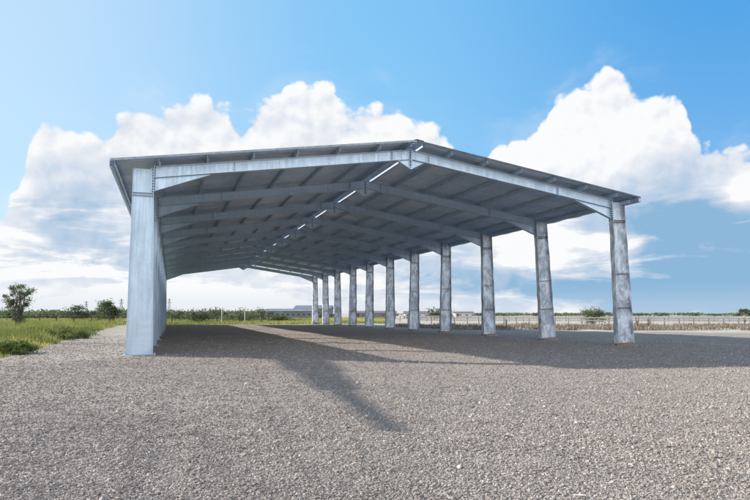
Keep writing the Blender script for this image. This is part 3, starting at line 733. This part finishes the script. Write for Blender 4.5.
fc = t.new('ShaderNodeFloatCurve'); cvm = fc.mapping.curves[0]; cvm.points[0].location = (0, .62/.8); cvm.points[1].location = (1, .62/.8)
for px, py in outline:
    a, e = azel(px, py); cvm.points.new((a+1.5)/3.0, e/.8)
fc.mapping.update()
t.put(fc.inputs['Value'], t.math('MULTIPLY', t.math('ADD', az, 1.5), 1/3.0, clamp=True)); top = t.math('MULTIPLY', fc.outputs[0], .8)
depth = t.math('SUBTRACT', t.math('ADD', top, t.math('MULTIPLY', t.math('SUBTRACT', B1, .60), .075)), el)     # >0 inside the cloud bank
alpha = t.smooth(depth, -.004, .010)
wisp = t.noise(t.mapping(uv, (1, 2.0, 1)), 5, 6, .62, .6)
alpha = t.math('MAXIMUM', alpha, t.math('MULTIPLY', t.smooth(wisp, .40, .75, 0, .22), t.smooth(depth, -.06, -.002)))
def blob(px, py, rxp, ryp, amp):
    a, e = azel(px, py); x_ = t.math('MULTIPLY', t.math('SUBTRACT', az, a), F/rxp); y_ = t.math('MULTIPLY', t.math('SUBTRACT', el, e), F/ryp)
    r2 = t.math('ADD', t.math('MULTIPLY', x_, x_), t.math('MULTIPLY', y_, y_)); return t.math('MULTIPLY', t.math('EXPONENT', t.math('MULTIPLY', r2, -1.0)), amp)
def total(lst):
    q = None
    for b_ in lst: r_ = blob(*b_); q = r_ if q is None else t.math('ADD', q, r_)
    return q
# blue shade: how far the bank is turned to shaded blue-grey
shade = total([(72, 215, 50, 36, .42), (100, 165, 45, 28, .18), (190, 125, 50, 20, .14), (310, 130, 50, 20, .12), (640, 298, 170, 34, .85), (735, 262, 85, 42, .45), (700, 205, 55, 40, .38), (700, 160, 45, 16, .15), (600, 205, 70, 24, .26), (450, 275, 70, 30, .30),
               (680, 240, 70, 32, .42), (900, 240, 130, 60, .6), (-150, 250, 120, 50, .5), (130, 262, 50, 18, .22)])
light = total([(534, 254, 38, 20, .55), (622, 250, 32, 16, .50), (748, 192, 24, 20, .8), (575, 150, 60, 35, .18), (15, 235, 30, 34, .35), (60, 292, 120, 9, .25), (470, 306, 120, 8, .35)])
nz1 = t.noise(uv, 13, 6, .58, .3)
sh = t.math('ADD', shade, t.math('MULTIPLY', t.math('SUBTRACT', nz1, .5), .24)); sh = t.math('SUBTRACT', sh, light)
strk = t.noise(t.mapping(uv, (1, 4.2, 1)), 5.5, 6, .6, .5)
sh = t.math('SUBTRACT', sh, t.math('MULTIPLY', t.smooth(strk, .42, .66, -.12, .62), t.smooth(el, .21, .12)))
sh = t.math('ADD', sh, t.math('MULTIPLY', t.math('SUBTRACT', B1, B2), -.6)); sh = t.math('ADD', sh, t.smooth(depth, .0, .16, .03, .14))
k = 1/STR/2**.6
def rad(r, g_, b_, m=1.0):
    f_ = lambda c: ((c/255+.055)/1.055)**2.4*k*m
    return (f_(r), f_(g_), f_(b_))
ccol = t.mix(t.smooth(sh, -.02, .28), rad(251, 252, 253), rad(224, 231, 241)); ccol = t.mix(t.smooth(sh, .22, .58), ccol, rad(190, 209, 230)); ccol = t.mix(t.smooth(sh, .52, .95), ccol, rad(142, 184, 218))
# the bank opposite the sun, behind the photographer, is lit full on and is brighter
ccol = t.mix(t.smooth(t.math('ABSOLUTE', az), 1.0, 1.9), ccol, rad(236, 244, 255, 1.6))
g1 = t.mix(t.smooth(az, -.60, .02), rad(196, 228, 253), rad(132, 203, 252)); g1 = t.mix(t.smooth(az, -.02, .58), g1, rad(72, 165, 236))
g1 = t.mix(t.smooth(el, .50, .15, 0, .22), g1, rad(190, 225, 252))
skyc = t.mix(t.smooth(t.math('ABSOLUTE', az), 1.6, .9, 0, .85), t.mix(1.0, sky.outputs[0], (1.0, 1.05, 1.05), 'MULTIPLY'), g1)
full = t.mix(alpha, skyc, ccol)
# pale band of low haze on the horizon
full = t.mix(t.math('MULTIPLY', t.smooth(el, .05, .0), t.smooth(az, .4, -.1, .30, .8)), full, rad(226, 234, 242))
t.put(bg.inputs['Color'], full)
SC.view_settings.view_transform = 'Standard'; SC.view_settings.look = 'None'; SC.view_settings.gamma = 1; SC.view_settings.exposure = .6; SC.view_settings.use_curve_mapping = False
SC.render.engine = 'CYCLES'
SC.cycles.max_bounces = 8; SC.cycles.diffuse_bounces = 5; SC.cycles.use_denoising = True
